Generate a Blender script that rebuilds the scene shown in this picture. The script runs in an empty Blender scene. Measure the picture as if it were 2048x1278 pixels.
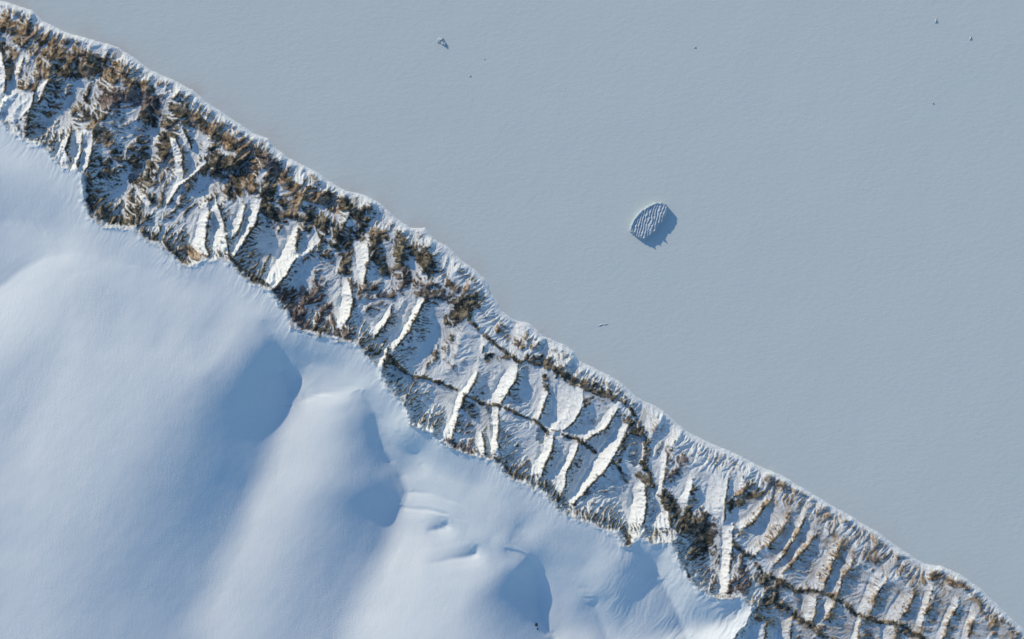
# Winter coast seen from orbit: frozen sea, a rocky snow-streaked escarpment and an ice cap.
# One unit = one pixel of the 2048 x 1278 photograph (about ten metres on the ground).
import bpy, math, random
import numpy as np
from mathutils import Vector

C = bpy.context.scene.collection
W, H = 2048.0, 1278.0
SUN_EL, SUN_AZ = 21.0, 136.0        # azimuth: counter-clockwise from +X, towards the sun
rs = np.random.RandomState(7)

# ------------------------------------------------------------------ noise
_perm = np.arange(256); rs.shuffle(_perm); _perm = np.concatenate([_perm, _perm]).astype(np.int32)
_ga = rs.rand(256) * 2 * np.pi
_gx, _gy = np.cos(_ga).astype(np.float32), np.sin(_ga).astype(np.float32)
def perlin(x, y, seed=0):
    xi = np.floor(x).astype(np.int32); yi = np.floor(y).astype(np.int32)
    fx = (x - xi).astype(np.float32); fy = (y - yi).astype(np.float32)
    u = fx*fx*fx*(fx*(fx*6-15)+10); v = fy*fy*fy*(fy*(fy*6-15)+10)
    def g(ix, iy, dx, dy):
        h = _perm[(_perm[(ix + seed*17) & 255] + iy) & 255]
        return _gx[h]*dx + _gy[h]*dy
    a = g(xi, yi, fx, fy); b = g(xi+1, yi, fx-1, fy)
    c = g(xi, yi+1, fx, fy-1); d = g(xi+1, yi+1, fx-1, fy-1)
    return (a+(b-a)*u) + ((c+(d-c)*u) - (a+(b-a)*u))*v
def fbm(x, y, scale, octv=4, seed=0, gain=.5):
    s = 0; a = 1.0; t = 0
    for o in range(octv):
        s = s + a*perlin(x/scale*(2**o)+o*13.7, y/scale*(2**o)-o*7.3, seed+o); t += a; a *= gain
    return s/t*1.6
def ss(a, b, x):
    t = np.clip((x-a)/(b-a), 0, 1); return t*t*(3-2*t)

# ------------------------------------------------------------------ raster (photo pixel coordinates, y down)
RES = 1.25
X0, X1, Y0, Y1 = -260.0, 2310.0, -260.0, 1540.0
NX = int((X1-X0)/RES)+1; NY = int((Y1-Y0)/RES)+1
gx, gy = np.meshgrid(X0+np.arange(NX, dtype=np.float32)*RES, Y0+np.arange(NY, dtype=np.float32)*RES)

def sample(f, x, y):
    u = np.clip((x-X0)/RES, 0, NX-1.001); v = np.clip((y-Y0)/RES, 0, NY-1.001)
    i = u.astype(np.int32); j = v.astype(np.int32); a = u-i; b = v-j
    return (f[j, i]*(1-a)+f[j, i+1]*a)*(1-b)+(f[j+1, i]*(1-a)+f[j+1, i+1]*a)*b

def polydist(pts, x, y, box=None):
    """distance to polyline, parameter (vertex index) and side (+ = left of travel, seen with y down turned up)"""
    d = np.full(x.shape, 1e9, np.float32); t = np.zeros(x.shape, np.float32); sd = np.zeros(x.shape, np.float32)
    for k in range(len(pts)-1):
        ax, ay = pts[k][:2]; bx, by = pts[k+1][:2]
        ex, ey = bx-ax, by-ay; L = ex*ex+ey*ey+1e-6
        q = np.clip(((x-ax)*ex+(y-ay)*ey)/L, 0, 1)
        dx = x-ax-q*ex; dy = y-ay-q*ey; dd = np.sqrt(dx*dx+dy*dy)
        m = dd < d-1e-4
        d = np.where(m, dd, d); t = np.where(m, k+q, t)
        cr = ex*(y-ay)-ey*(x-ax)
        sd = np.where(m, np.where(cr > 0, 1.0, -1.0), sd)
    return d, t, sd

def window(pts, r):
    xs = [p[0] for p in pts]; ys = [p[1] for p in pts]
    i0 = max(0, int((min(xs)-r-X0)/RES)); i1 = min(NX, int((max(xs)+r-X0)/RES)+2)
    j0 = max(0, int((min(ys)-r-Y0)/RES)); j1 = min(NY, int((max(ys)+r-Y0)/RES)+2)
    return slice(j0, j1), slice(i0, i1)

COAST = [(-700,-330),(-260,-130),(-60,-28),(0,2),(30,10),(65,20),(85,42),(130,64),(190,81),(237,94),(262,112),(300,140),(350,162),(385,180),(405,200),
 (440,222),(480,250),(510,270),(537,277),(545,292),(580,318),(635,345),(655,362),(690,380),(738,393),(762,408),(790,435),(820,455),(850,457),
 (868,478),(900,497),(920,518),(950,540),(972,560),(985,590),(1005,622),(1025,640),(1060,648),(1085,672),(1125,688),(1148,703),(1157,722),
 (1190,737),(1240,763),(1275,795),(1320,818),(1365,855),(1380,868),(1430,890),(1480,913),(1520,934),(1560,948),(1600,973),(1650,1003),
 (1710,1038),(1760,1068),(1800,1098),(1850,1130),(1880,1133),(1920,1148),(1960,1178),(2000,1215),(2048,1262),(2150,1340),(2400,1500),(2900,1800)]
RIM = [(-700,-40),(-260,120),(-60,215),(0,238),(20,262),(55,285),(88,290),(108,318),(130,338),(163,343),(168,370),(168,400),(180,432),(210,452),
 (240,456),(270,460),(285,475),(318,490),(345,512),(365,532),(385,536),(410,521),(440,518),(460,525),(480,548),(510,570),(540,580),(558,605),
 (578,630),(588,660),(620,667),(655,675),(690,684),(715,690),(732,712),(762,735),(768,765),(790,790),(808,805),(822,850),(850,861),(868,866),
 (880,882),(900,895),(940,911),(985,920),(1008,945),(1030,960),(1060,970),(1090,992),(1110,1010),(1125,1025),(1160,1040),(1200,1052),
 (1232,1068),(1248,1092),(1262,1092),(1277,1070),(1300,1085),(1340,1082),(1350,1110),(1372,1150),(1398,1180),(1440,1200),(1482,1193),
 (1500,1212),(1488,1245),(1440,1300),(1480,1400),(1600,1560),(1900,1800)]

def gblur(f, r):
    r = max(1, int(round(r/RES)))
    for ax in (0, 1, 0, 1, 0, 1):
        pad = [(0, 0), (0, 0)]; pad[ax] = (r+1, r); c = np.cumsum(np.pad(f, pad, mode='edge').astype(np.float64), axis=ax); n = f.shape[ax]
        a = np.take(c, range(2*r+1, 2*r+1+n), axis=ax); b = np.take(c, range(0, n), axis=ax); f = ((a-b)/(2*r+1)).astype(np.float32)
    return f
# small-scale raggedness of the two traced edges
wx = gx + 5.0*fbm(gx, gy, 26, 3, 3) + 2.2*fbm(gx, gy, 7, 2, 5)
wy = gy + 5.0*fbm(gx, gy, 26, 3, 9) + 2.2*fbm(gx, gy, 7, 2, 11)
dC, tC, sC = polydist(COAST, gx + (wx-gx)*.5, gy + (wy-gy)*.5)
dP, tP, sP = polydist(RIM, wx+4.5*fbm(gx, gy, 10, 3, 13), wy+4.5*fbm(gx, gy, 10, 3, 17))
sea = -dC*sC            # > 0 out at sea, < 0 inland
plat = dP*sP            # > 0 on the ice cap
inl = np.maximum(-sea, 0); platS = gblur(plat.astype(np.float32), 9)
s = inl/(inl+np.maximum(-plat, 0)+1e-3)          # 0 at the shore, 1 at the rim of the ice cap
s = np.where(plat > 0, 1.0, s)

# height of the rim along the coast
Hr = np.interp(gx, [-300, 0, 160, 400, 700, 1000, 1300, 1500, 1800, 2100, 2400], [44, 46, 62, 74, 80, 78, 74, 66, 58, 50, 46]).astype(np.float32)
k_ = np.hanning(241); k_ /= k_.sum(); Hr = np.broadcast_to(np.convolve(np.pad(Hr[0], 120, mode='edge'), k_, 'valid').astype(np.float32), gx.shape)
bluff = 1-np.exp(-inl/16.0)
hb = 9*bluff + (Hr-9)*(0.62*s**1.15+0.38*ss(.72, 1.0, s)*s)

# ------------------------------------------------------------------ spurs: valley edge and crest edge of each sunlit face
# ([points of the valley line], [points of the crest line], relief)
F = [
 ([(1010,739),(995,765),(974,801)], [(1036,732),(1033,755),(1018,780),(1000,806)], 13),
 ([(977,814),(983,840),(984,870),(978,902)], [(997,814),(997,850),(994,880),(1000,912)], 11),
 ([(945,745),(925,778),(912,790),(904,831),(876,880)], [(957,745),(938,785),(925,795),(919,824),(904,872)], 12),
 ([(1112,765),(1112,824),(1099,860)], [(1166,778),(1166,811),(1146,844),(1126,860)], 9),
 ([(1093,873),(1082,903),(1068,919),(1062,949)], [(1108,870),(1103,900),(1089,926),(1085,948)], 10),
 ([(1141,886),(1124,926),(1100,950),(1112,979)], [(1157,886),(1150,910),(1132,942),(1128,980)], 10),
 ([(1240,844),(1222,870),(1199,900),(1189,913),(1176,939),(1156,969),(1131,1004)], [(1258,848),(1243,880),(1227,910),(1221,922),(1203,946),(1177,972),(1147,1007)], 13),
 ([(1222,812),(1189,850),(1155,867)], [(1236,817),(1210,856),(1172,879)], 8),
 ([(1266,962),(1262,1002),(1257,1045)], [(1290,967),(1292,1002),(1286,1045)], 13),
 ([(1087,781),(1078,804),(1068,832)], [(1097,783),(1088,810),(1077,836)], 6),
 ([(955,864),(953,885),(962,905)], [(963,864),(967,885),(971,905)], 5),
 ([(838,862),(850,868)], [(872,852),(868,870)], 4),
 ([(1096,868),(1120,872)], [(1100,860),(1122,864)], 3),
 ([(586,452),(573,486),(552,522),(528,557)], [(596,458),(594,516),(577,547),(549,579)], 14),
 ([(629,450),(622,474),(592,509)], [(640,484),(625,502),(598,522)], 8),
 ([(713,492),(707,516),(714,542),(723,567)], [(737,488),(738,522),(731,548),(726,570)], 9),
 ([(683,546),(683,595),(679,628),(671,656)], [(699,566),(707,602),(701,630),(686,654)], 11),
 ([(775,616),(758,641),(737,664)], [(783,622),(773,648),(752,670)], 8),
 ([(837,593),(822,625),(804,657),(782,690)], [(850,596),(835,628),(815,667),(789,697)], 11),
 ([(770,697),(763,715),(757,733)], [(778,698),(771,716),(765,736)], 5),
 ([(961,680),(957,700)], [(968,682),(964,702)], 4),
 ([(404,408),(393,450),(385,488),(398,505)], [(420,400),(419,440),(412,490),(420,512)], 9),
 ([(421,404),(425,450),(428,493)], [(436,410),(452,455),(460,510)], 9),
 ([(478,412),(458,455),(455,470)], [(492,410),(487,440),(470,475)], 7),
 ([(500,402),(488,450),(464,505)], [(524,395),(513,443),(490,483),(471,514)], 10),
 ([(-20,100),(-22,160),(-10,225)], [(4,105),(14,150),(12,200),(2,232)], 9),
 ([(18,175),(4,205),(6,240)], [(70,185),(64,215),(34,247)], 12),
 ([(38,110),(28,150),(18,180)], [(48,112),(40,150),(34,185)], 6),
 ([(70,194),(80,198)], [(84,165),(99,158)], 5),
 ([(120,290),(114,310),(128,325)], [(142,265),(132,300),(146,325)], 6),
 ([(152,262),(150,300),(146,338)], [(166,262),(165,300),(156,343)], 7),
 ([(168,262),(168,300),(162,342)], [(186,258),(186,300),(178,335)], 6),
 ([(340,276),(350,320),(352,360)], [(352,276),(368,320),(366,358)], 7),
 ([(408,320),(380,350),(352,368),(330,405)], [(414,324),(386,354),(359,372),(337,409)], 4),
 ([(354,262),(372,300)], [(366,258),(384,296)], 5),
 ([(282,395),(292,412)], [(292,386),(304,408)], 3),
 ([(1300,1030),(1296,1050)], [(1335,1022),(1340,1056)], 8),
 ([(1442,1040),(1441,1100),(1437,1185)], [(1466,1048),(1462,1100),(1453,1186)], 10),
 ([(1418,945),(1408,990),(1410,1020)], [(1455,960),(1448,1010),(1446,1045)], 6),
 ([(1375,955),(1366,980),(1352,1004)], [(1386,960),(1380,985),(1374,1008)], 6),
 ([(1320,900),(1318,950),(1310,985)], [(1334,905),(1328,950),(1320,990)], 4),
 ([(1530,992),(1495,1025),(1463,1053)], [(1541,1000),(1506,1042),(1470,1066)], 8),
 ([(1545,1008),(1520,1054),(1493,1098)], [(1582,1035),(1553,1071),(1514,1106)], 9),
 ([(1598,1030),(1560,1098),(1534,1128)], [(1608,1036),(1575,1098),(1548,1132)], 6),
 ([(1620,1050),(1579,1104),(1558,1141)], [(1632,1070),(1594,1114),(1563,1146)], 6),
 ([(1660,1072),(1640,1118),(1616,1171)], [(1684,1080),(1664,1128),(1647,1177)], 10),
 ([(1694,1100),(1667,1151),(1656,1186)], [(1712,1110),(1687,1151),(1673,1189)], 7),
 ([(1604,1188),(1598,1215),(1611,1240)], [(1633,1191),(1632,1215),(1624,1240)], 10),
 ([(1652,1195),(1632,1222),(1628,1242)], [(1669,1200),(1657,1225),(1640,1246)], 8),
 ([(1740,1146),(1727,1185),(1712,1222)], [(1772,1158),(1749,1195),(1739,1226)], 9),
 ([(1800,1180),(1781,1208),(1767,1236)], [(1828,1190),(1811,1222),(1793,1240)], 8),
 ([(1714,1230),(1706,1250),(1696,1290)], [(1722,1230),(1717,1252),(1710,1290)], 5),
 ([(1760,1248),(1764,1300)], [(1788,1250),(1794,1300)], 8),
 ([(1848,1180),(1836,1220),(1824,1260)], [(1862,1182),(1851,1222),(1840,1262)], 7),
 ([(1904,1195),(1886,1230),(1868,1275)], [(1920,1200),(1901,1235),(1884,1280)], 6),
 ([(1942,1205),(1930,1240),(1918,1280)], [(1960,1215),(1944,1245),(1934,1284)], 6),
 ([(1500,1255),(1486,1290)], [(1530,1240),(1524,1290)], 8),
 ([(1560,1240),(1548,1290)], [(1584,1236),(1576,1290)], 7),
 # fan ribs of the shore bluffs
 ([(352,172),(340,190)], [(362,178),(350,196)], 3),
 ([(592,338),(588,362)], [(612,348),(606,370)], 3),
 ([(700,388),(716,420)], [(740,396),(736,424)], 4),
 ([(770,418),(776,452)], [(815,456),(800,474)], 4),
 ([(826,462),(830,490)], [(866,480),(850,505)], 5),
 ([(890,500),(880,530)], [(925,528),(905,552)], 4),
 ([(1030,642),(1022,690)], [(1084,676),(1060,706)], 6),
 ([(1092,680),(1098,715)], [(1152,712),(1120,738)], 6),
 ([(1284,802),(1290,850)], [(1326,826),(1306,870)], 5),
 ([(1345,850),(1326,890)], [(1366,860),(1340,905)], 5),
 ([(1480,950),(1462,985)], [(1500,940),(1478,975)], 4),
]
MACRO = [   # (line, offset) large crests (+) and valleys (-) of the north-western basins
 ([(102,108),(100,150),(84,195),(66,225),(44,250)], 9), ([(240,112),(196,150),(160,190),(118,232),(70,276)], -10),
 ([(262,140),(236,180),(214,230),(190,258)], 4), ([(331,206),(318,250),(300,300),(270,362),(240,420)], -15), ([(205,300),(196,350),(182,400)], -5),
 ([(372,232),(352,262),(350,300)], 5), ([(400,250),(392,290),(376,330)], -5), ([(505,306),(470,330),(430,340)], 5), ([(500,318),(455,352),(410,378),(380,392)], -9),
 ([(545,320),(538,360),(530,395)], 7), ([(585,400),(560,430),(545,455),(520,490)], -7), ([(612,385),(600,420)], 5), ([(650,400),(640,440)], -4),
 ([(690,415),(690,450)], 5), ([(742,455),(700,500),(690,530)], -8), ([(752,470),(752,500)], 6), ([(790,470),(776,520),(780,552)], -6), ([(805,486),(800,520)], 6),
 ([(832,500),(822,540),(835,562)], -6), ([(862,520),(845,545)], 6), ([(610,540),(580,575),(570,600)], -7), ([(655,560),(640,600),(620,650)], -3),
 ([(900,600),(880,650),(850,700),(835,740)], -9), ([(935,625),(925,660),(915,700),(905,735)], 2), ([(995,740),(960,770)], -3),
 ([(1060,745),(1045,790)], -6), ([(1210,830),(1195,860)], -4), ([(1330,880),(1320,905)], -3),
]
CLIFF1 = [(768,703),(800,735),(825,752),(850,757),(885,765),(915,782),(938,792),(960,806),(978,808),(1000,812),(1030,826),(1060,836),(1080,850),
          (1095,866),(1115,867),(1135,873),(1160,881),(1176,892),(1190,906),(1215,913),(1232,926),(1243,946),(1253,964)]
CLIFF2 = [(925,600),(942,645),(970,672),(995,690),(1020,712),(1040,724),(1070,714),(1093,722),(1110,738),(1142,752),(1165,768),(1195,772),(1225,793),
          (1255,808),(1274,840),(1282,870)]
CLIFF3 = [(1285,925),(1300,960),(1322,990),(1345,1025),(1362,1052),(1392,1046),(1420,1056),(1455,1076),(1480,1100),(1506,1117),(1525,1146),(1560,1162),
          (1590,1181),(1640,1183),(1665,1192),(1690,1211),(1715,1231),(1750,1241),(1790,1246),(1820,1263),(1860,1285),(1960,1370)]
LOOP1 = [(1560,1162),(1545,1200),(1600,1232),(1650,1270),(1700,1320)]

# membrane through the traced edges: offsets added to the base slope
def rasterise(n, ox, oy, h, nx, ny, arr, msk, pts, vals):
    for k in range(len(pts)-1):
        ax, ay = pts[k]; bx, by = pts[k+1]
        m = max(2, int(math.hypot(bx-ax, by-ay)/h*2)+1)
        for q in range(m+1):
            t = q/m; i = int(round((ax+(bx-ax)*t-ox)/h)); j = int(round((ay+(by-ay)*t-oy)/h))
            if 0 <= i < nx and 0 <= j < ny:
                arr[j, i] = vals[k]+(vals[k+1]-vals[k])*t; msk[j, i] = True
def jag(pts, amp=2.2, step=7, seed=0):
    r = random.Random(seed); out = [pts[0]]
    for k in range(len(pts)-1):
        ax, ay = pts[k]; bx, by = pts[k+1]; L = math.hypot(bx-ax, by-ay); m = max(1, int(L/step))
        for q in range(1, m+1):
            t = q/m; a = amp if (q < m or k < len(pts)-2) else 0
            out.append((ax+(bx-ax)*t+r.uniform(-a, a), ay+(by-ay)*t+r.uniform(-a, a)*.7))
    return out
LINES = []
for n, (v, c, a) in enumerate(F):
    a *= 1.3; v = jag(v, 1.6, 7, n); c = jag(c, 3.4, 6, n+500)
    prof = lambda m: [1.0 if m < 3 else .30+.70*math.sin(math.pi*min(1, max(0, i/(m-1)))) for i in range(m)]
    LINES.append((v, [-a*p for p in prof(len(v))])); LINES.append((c, [a*p for p in prof(len(c))]))
for n, (v, a) in enumerate(MACRO):
    v = jag(v, 3.0, 8, n+900); LINES.append((v, [a*1.6*(.6+.4*math.sin(math.pi*i/(len(v)-1))) for i in range(len(v))]))
shore0 = [(x, y) for x, y in COAST]; rim0 = [(x, y) for x, y in RIM]
LINES.append((shore0, [0]*len(shore0))); LINES.append((rim0, [0]*len(rim0)))
sol = None
for h in (40, 20, 10, 5, 2.5):
    nx = int((X1-X0)/h)+1; ny = int((Y1-Y0)/h)+1
    arr = np.zeros((ny, nx), np.float32); msk = np.zeros((ny, nx), bool)
    for pts, vals in LINES[::-1]: rasterise(0, X0, Y0, h, nx, ny, arr, msk, pts, vals)
    if sol is None: u = np.zeros((ny, nx), np.float32)
    else:
        jj = np.clip(np.arange(ny)*h/hp, 0, sol.shape[0]-1.001); ii = np.clip(np.arange(nx)*h/hp, 0, sol.shape[1]-1.001)
        j = jj.astype(int)[:, None]; i = ii.astype(int)[None, :]; b = (jj-jj.astype(int))[:, None]; a = (ii-ii.astype(int))[None, :]
        u = ((sol[j, i]*(1-a)+sol[j, i+1]*a)*(1-b)+(sol[j+1, i]*(1-a)+sol[j+1, i+1]*a)*b).astype(np.float32)
    for it in range(220 if h > 5 else 120):
        p = np.pad(u, 1, mode='edge')
        u = .25*(p[:-2, 1:-1]+p[2:, 1:-1]+p[1:-1, :-2]+p[1:-1, 2:])*0.9985
        u[msk] = arr[msk]
    sol = u; hp = h
jj = np.clip(np.arange(NY)*RES/hp, 0, sol.shape[0]-1.001); ii = np.clip(np.arange(NX)*RES/hp, 0, sol.shape[1]-1.001)
j = jj.astype(int)[:, None]; i = ii.astype(int)[None, :]; b = (jj-jj.astype(int))[:, None]; a = (ii-ii.astype(int))[None, :]
off0 = ((sol[j, i]*(1-a)+sol[j, i+1]*a)*(1-b)+(sol[j+1, i]*(1-a)+sol[j+1, i+1]*a)*b).astype(np.float32)

off = sample(off0, gx+4.6*fbm(gx, gy, 17, 3, 400)+1.3*fbm(gx, gy, 5, 1, 404), gy+4.6*fbm(gx, gy, 17, 3, 402)+1.3*fbm(gx, gy, 5, 1, 405))
off = off*(1-.25*ss(1480, 1540, gx)*(1-ss(1170, 1200, gy-(gx-1600)*.35)))
inside = (ss(0, 10, inl))*(1-ss(-14, 0, plat))
hm = hb + off*np.where(plat < 0, 1, 0)*ss(0, 6, inl)

def blur(f, n):
    for _ in range(n):
        p = np.pad(f, 1, mode='edge'); f = (p[:-2, 1:-1]+p[2:, 1:-1]+p[1:-1, :-2]+p[1:-1, 2:]+4*f)/8
    return f
# ------------------------------------------------------------------ where bare rock shows (coverage) and its kind (hue: 0 dark olive, 1 brown, 2 purple)
ROCK = [
 ([(-40,50),(20,55),(60,75),(110,105),(180,128),(232,146)], 30, .80, 1), ([(30,110),(26,150),(40,185)], 16, .85, 1), ([(75,105),(90,150),(70,180)], 20, .75, 1),
 ([(-40,75),(10,95)], 20, .8, 0), ([(120,140),(190,145),(240,150)], 22, .75, 0), ([(110,170),(90,225),(60,250)], 34, .52, 0), ([(200,175),(160,220),(200,240)], 30, .6, 0),
 ([(210,200),(260,195),(310,205)], 26, .82, 2), ([(255,165),(300,180)], 16, .8, 1), ([(300,225),(340,255),(330,300)], 22, .85, 0), ([(345,215),(380,232)], 12, .95, 0),
 ([(385,245),(430,262),(470,290),(505,302)], 17, .97, 1), ([(360,300),(350,320)], 12, .9, 1), ([(430,300),(410,340)], 14, .8, 0), ([(190,258),(215,282)], 17, .9, 1),
 ([(425,320),(470,330),(512,312)], 15, 1.25, 0), ([(440,345),(480,350),(470,380)], 26, .85, 0), ([(520,310),(560,345)], 14, .92, 2), ([(505,330),(500,370)], 22, .85, 1),
 ([(560,350),(590,380),(580,420)], 20, .92, 1), ([(540,370),(530,420),(560,440)], 24, .8, 0), ([(620,390),(660,400),(672,415)], 17, .95, 1), ([(620,430),(660,455),(690,480)], 24, .75, 0),
 ([(690,410),(725,435),(720,470)], 20, .9, 0), ([(745,465),(770,470)], 11, 1, 1), ([(750,480),(760,520),(780,545)], 18, .9, 0), ([(795,480),(800,520),(815,560)], 20, .92, 0),
 ([(830,505),(850,520),(862,545)], 20, .95, 0), ([(700,470),(690,520),(690,540)], 18, .8, 0), ([(640,500),(690,525)], 26, .55, 0), ([(560,400),(620,460),(680,500),(690,530)], 12, .7, 0),
 ([(170,370),(190,420),(235,445),(270,430)], 28, .80, 0), ([(205,335),(250,310),(290,330)], 34, .62, 0), ([(290,300),(300,345),(270,370)], 30, .66, 0), ([(270,400),(310,400)], 20, .6, 0),
 ([(285,470),(340,500),(372,528)], 15, .85, 0), ([(375,500),(410,515)], 14, .9, 1), ([(465,525),(510,560),(550,580)], 13, .8, 0), ([(480,500),(520,540)], 28, .45, 0),
 ([(560,590),(590,625),(603,655)], 22, 1.2, 2), ([(590,590),(640,600),(650,640),(690,670)], 24, .74, 2), ([(600,655),(650,665)], 12, .9, 0), ([(640,560),(650,590)], 24, .55, 2),
 ([(700,570),(760,590),(820,565)], 22, .62, 2), ([(790,550),(860,575),(900,590)], 20, .78, 2), ([(745,620),(790,600)], 20, .5, 2), ([(850,590),(900,600),(925,615)], 24, .82, 0),
 ([(900,640),(925,612),(945,600)], 20, 1.2, 0), ([(893,570),(930,580)], 14, .85, 1), ([(910,655),(880,700),(860,725)], 13, .6, 0), ([(700,690),(730,700),(760,705)], 16, .6, 0),
 (CLIFF1, 4.2, 1, 0), (CLIFF2, 5.0, .9, 0), (CLIFF3, 6.5, 1, 0), (LOOP1, 14, .85, 0),
 ([(975,720),(1010,712)], 12, .9, 0), ([(1000,660),(1040,690)], 13, .75, 1), ([(1060,716),(1095,728)], 13, .9, 0), ([(1118,745),(1150,765)], 12, 1, 0), ([(1170,770),(1195,790),(1215,790)], 15, .95, 0),
 ([(1170,805),(1190,790)], 9, .9, 1), ([(1255,840),(1278,862)], 14, 1, 0), ([(1250,860),(1245,900),(1235,920)], 9, .7, 0), ([(1090,750),(1095,780),(1080,820)], 9, .75, 0),
 ([(1225,820),(1190,845)], 10, .7, 0), ([(930,800),(950,830),(975,850)], 18, .62, 0), ([(920,840),(950,870),(940,890)], 22, .5, 2), ([(1000,840),(1010,870)], 14, .5, 2),
 ([(895,880),(920,893),(948,908)], 9, 1, 2), ([(992,922),(1015,940),(1040,950)], 11, .95, 0), ([(1035,935),(1055,925)], 14, .65, 2), ([(1065,955),(1100,975),(1115,995)], 12, .75, 0),
 ([(1130,1005),(1165,1030),(1230,1052)], 16, .62, 0), ([(1170,990),(1210,980)], 16, .45, 0), ([(1250,1058),(1258,1085)], 8, 1, 0), ([(1295,880),(1290,930)], 9, .7, 0),
 ([(1275,950),(1300,965)], 9, 1, 0), ([(1325,915),(1360,925),(1345,950)], 20, .7, 2), ([(1330,990),(1345,1020),(1375,1050)], 15, .95, 0), ([(1375,1040),(1410,1060),(1400,1092)], 32, 1.25, 0), ([(1340,1000),(1365,1045)], 14, 1.2, 0), ([(1425,1095),(1445,1125)], 16, .95, 0),
 ([(1420,1030),(1430,1060)], 14, .9, 2), ([(1365,1090),(1400,1110)], 16, .7, 0), ([(1410,1130),(1430,1170)], 20, .62, 2), ([(1345,1095),(1362,1130),(1390,1168)], 5, 1, 0),
 ([(1480,1120),(1490,1160),(1460,1180)], 20, .82, 2), ([(1465,1010),(1490,995),(1515,985)], 12, .95, 0), ([(1475,990),(1500,970)], 10, .8, 1), ([(1300,1060),(1320,1065)], 10, .7, 0),
 ([(1520,1150),(1545,1190),(1530,1210)], 17, .9, 0), ([(1500,1215),(1540,1240)], 16, .6, 0), ([(1600,1240),(1640,1270)], 14, .9, 0), ([(1790,1250),(1830,1270)], 10, .95, 0),
 ([(1340,905),(1325,950)], 8, .8, 1), ([(1540,955),(1600,985),(1640,1000)], 13, .68, 1), ([(1640,1005),(1710,1045),(1760,1075)], 9, .72, 1), ([(1660,1075),(1650,1110),(1630,1150)], 12, .66, 1),
 ([(1550,1020),(1540,1060),(1510,1095)], 20, .42, 1), ([(1540,1000),(1495,1030)], 9, .6, 1), ([(1590,1010),(1570,1060)], 22, .46, 1), ([(1620,1060),(1600,1090)], 14, .42, 1),
 ([(1690,1100),(1670,1150)], 16, .55, 1), ([(1720,1100),(1700,1130),(1740,1120)], 24, .45, 2), ([(1755,1160),(1740,1200)], 20, .5, 1), ([(1810,1140),(1770,1170),(1810,1180)], 26, .42, 1),
 ([(1820,1190),(1790,1235)], 18, .52, 1), ([(1868,1148),(1880,1150)], 13, .95, 1), ([(1895,1160),(1935,1172)], 11, .9, 1), ([(1945,1195),(1960,1200)], 12, .8, 1), ([(1850,1190),(1900,1230)], 34, .42, 1),
 ([(1795,1105),(1840,1135)], 9, .7, 0), ([(1690,1040),(1740,1065),(1750,1080)], 10, .7, 1), ([(1745,1066),(1755,1085)], 8, .85, 1), ([(1960,1230),(2020,1262),(2060,1290)], 26, .52, 1), ([(2010,1240),(2040,1262)], 14, .72, 1),
 ([(1570,1255),(1600,1275)], 20, .4, 1), ([(1440,900),(1500,930)], 16, .38, 1), ([(1400,900),(1390,950)], 20, .3, 1), ([(1460,940),(1440,1000)], 22, .36, 1),
 ([(1040,660),(1060,690)], 18, .4, 1), ([(1110,700),(1135,725)], 16, .36, 1), ([(1160,745),(1230,775),(1262,800)], 12, .45, 1), ([(1290,830),(1310,850)], 16, .34, 1), ([(1140,825),(1160,800)], 16, .25, 1),
 ([(130,72),(200,92)], 8, .4, 1), ([(420,240),(480,268)], 8, .35, 1), ([(590,345),(640,365)], 12, .4, 1), ([(705,400),(745,405)], 12, .4, 1), ([(840,465),(855,480)], 12, .5, 1), ([(920,545),(955,560)], 16, .45, 1),
 ([(560,330),(575,352)], 8, .5, 0), ([(-200,-40),(-60,20)], 50, .7, 1), ([(2060,1300),(2250,1450)], 60, .5, 1), ([(1700,1300),(1900,1450)], 60, .6, 0),
 ([(1430,1195),(1475,1192)], 6, .9, 2), ([(1115,1010),(1120,1020)], 6, .9, 0),
 ([(1262,1098),(1268,1110)], 4, .6, 1), ([(1210,1078),(1250,1092)], 8, .35, 2),
]
for v_, c_, a_ in F[:60]:
    ROCK.append((c_, 3.4, .72, 0))
D = np.zeros_like(gx); hw = np.full_like(gx, 1e-3); hb_ = np.zeros_like(gx); hp_ = np.zeros_like(gx)
for pts, r, st, hue in ROCK:
    sl = window(pts, r*2.4); d, t, sd = polydist(pts, wx[sl], wy[sl])
    e = np.exp(-(d/(r*1.12))**1.9)*st
    D[sl] = np.maximum(D[sl], e); hw[sl] += e*e; hb_[sl] += e*e*(hue == 1); hp_[sl] += e*e*(hue == 2)
fr = np.full_like(gx, 0.0)
D = D*(1+.42*fbm(gx, gy, 14, 3, 520))
BR = np.maximum(hb_/(hw+.15), ss(1470, 1560, gx)*.85*(D < .75)); PU = hp_/(hw+.15)
# the sunlit, snow-plastered faces keep their snow
snowface = np.zeros_like(gx)
for v, c, a in F[:60]:
    cx = sum(p[0] for p in v+c)/len(v+c); cy = sum(p[1] for p in v+c)/len(v+c)
    sl = window(v+c, 12)
    poly = v+c[::-1]; ins = np.zeros(gx[sl].shape, bool); x = gx[sl]; y = gy[sl]
    for k in range(len(poly)):
        ax, ay = poly[k]; bx, by = poly[(k+1) % len(poly)]
        if ay == by: continue
        ins ^= ((ay > y) != (by > y)) & (x < (bx-ax)*(y-ay)/(by-ay)+ax)
    snowface[sl] = np.maximum(snowface[sl], ins*(0.35 if cx > 1480 and cy < 1185 else 1.0))
snowface = blur(snowface.astype(np.float32), 3)
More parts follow.
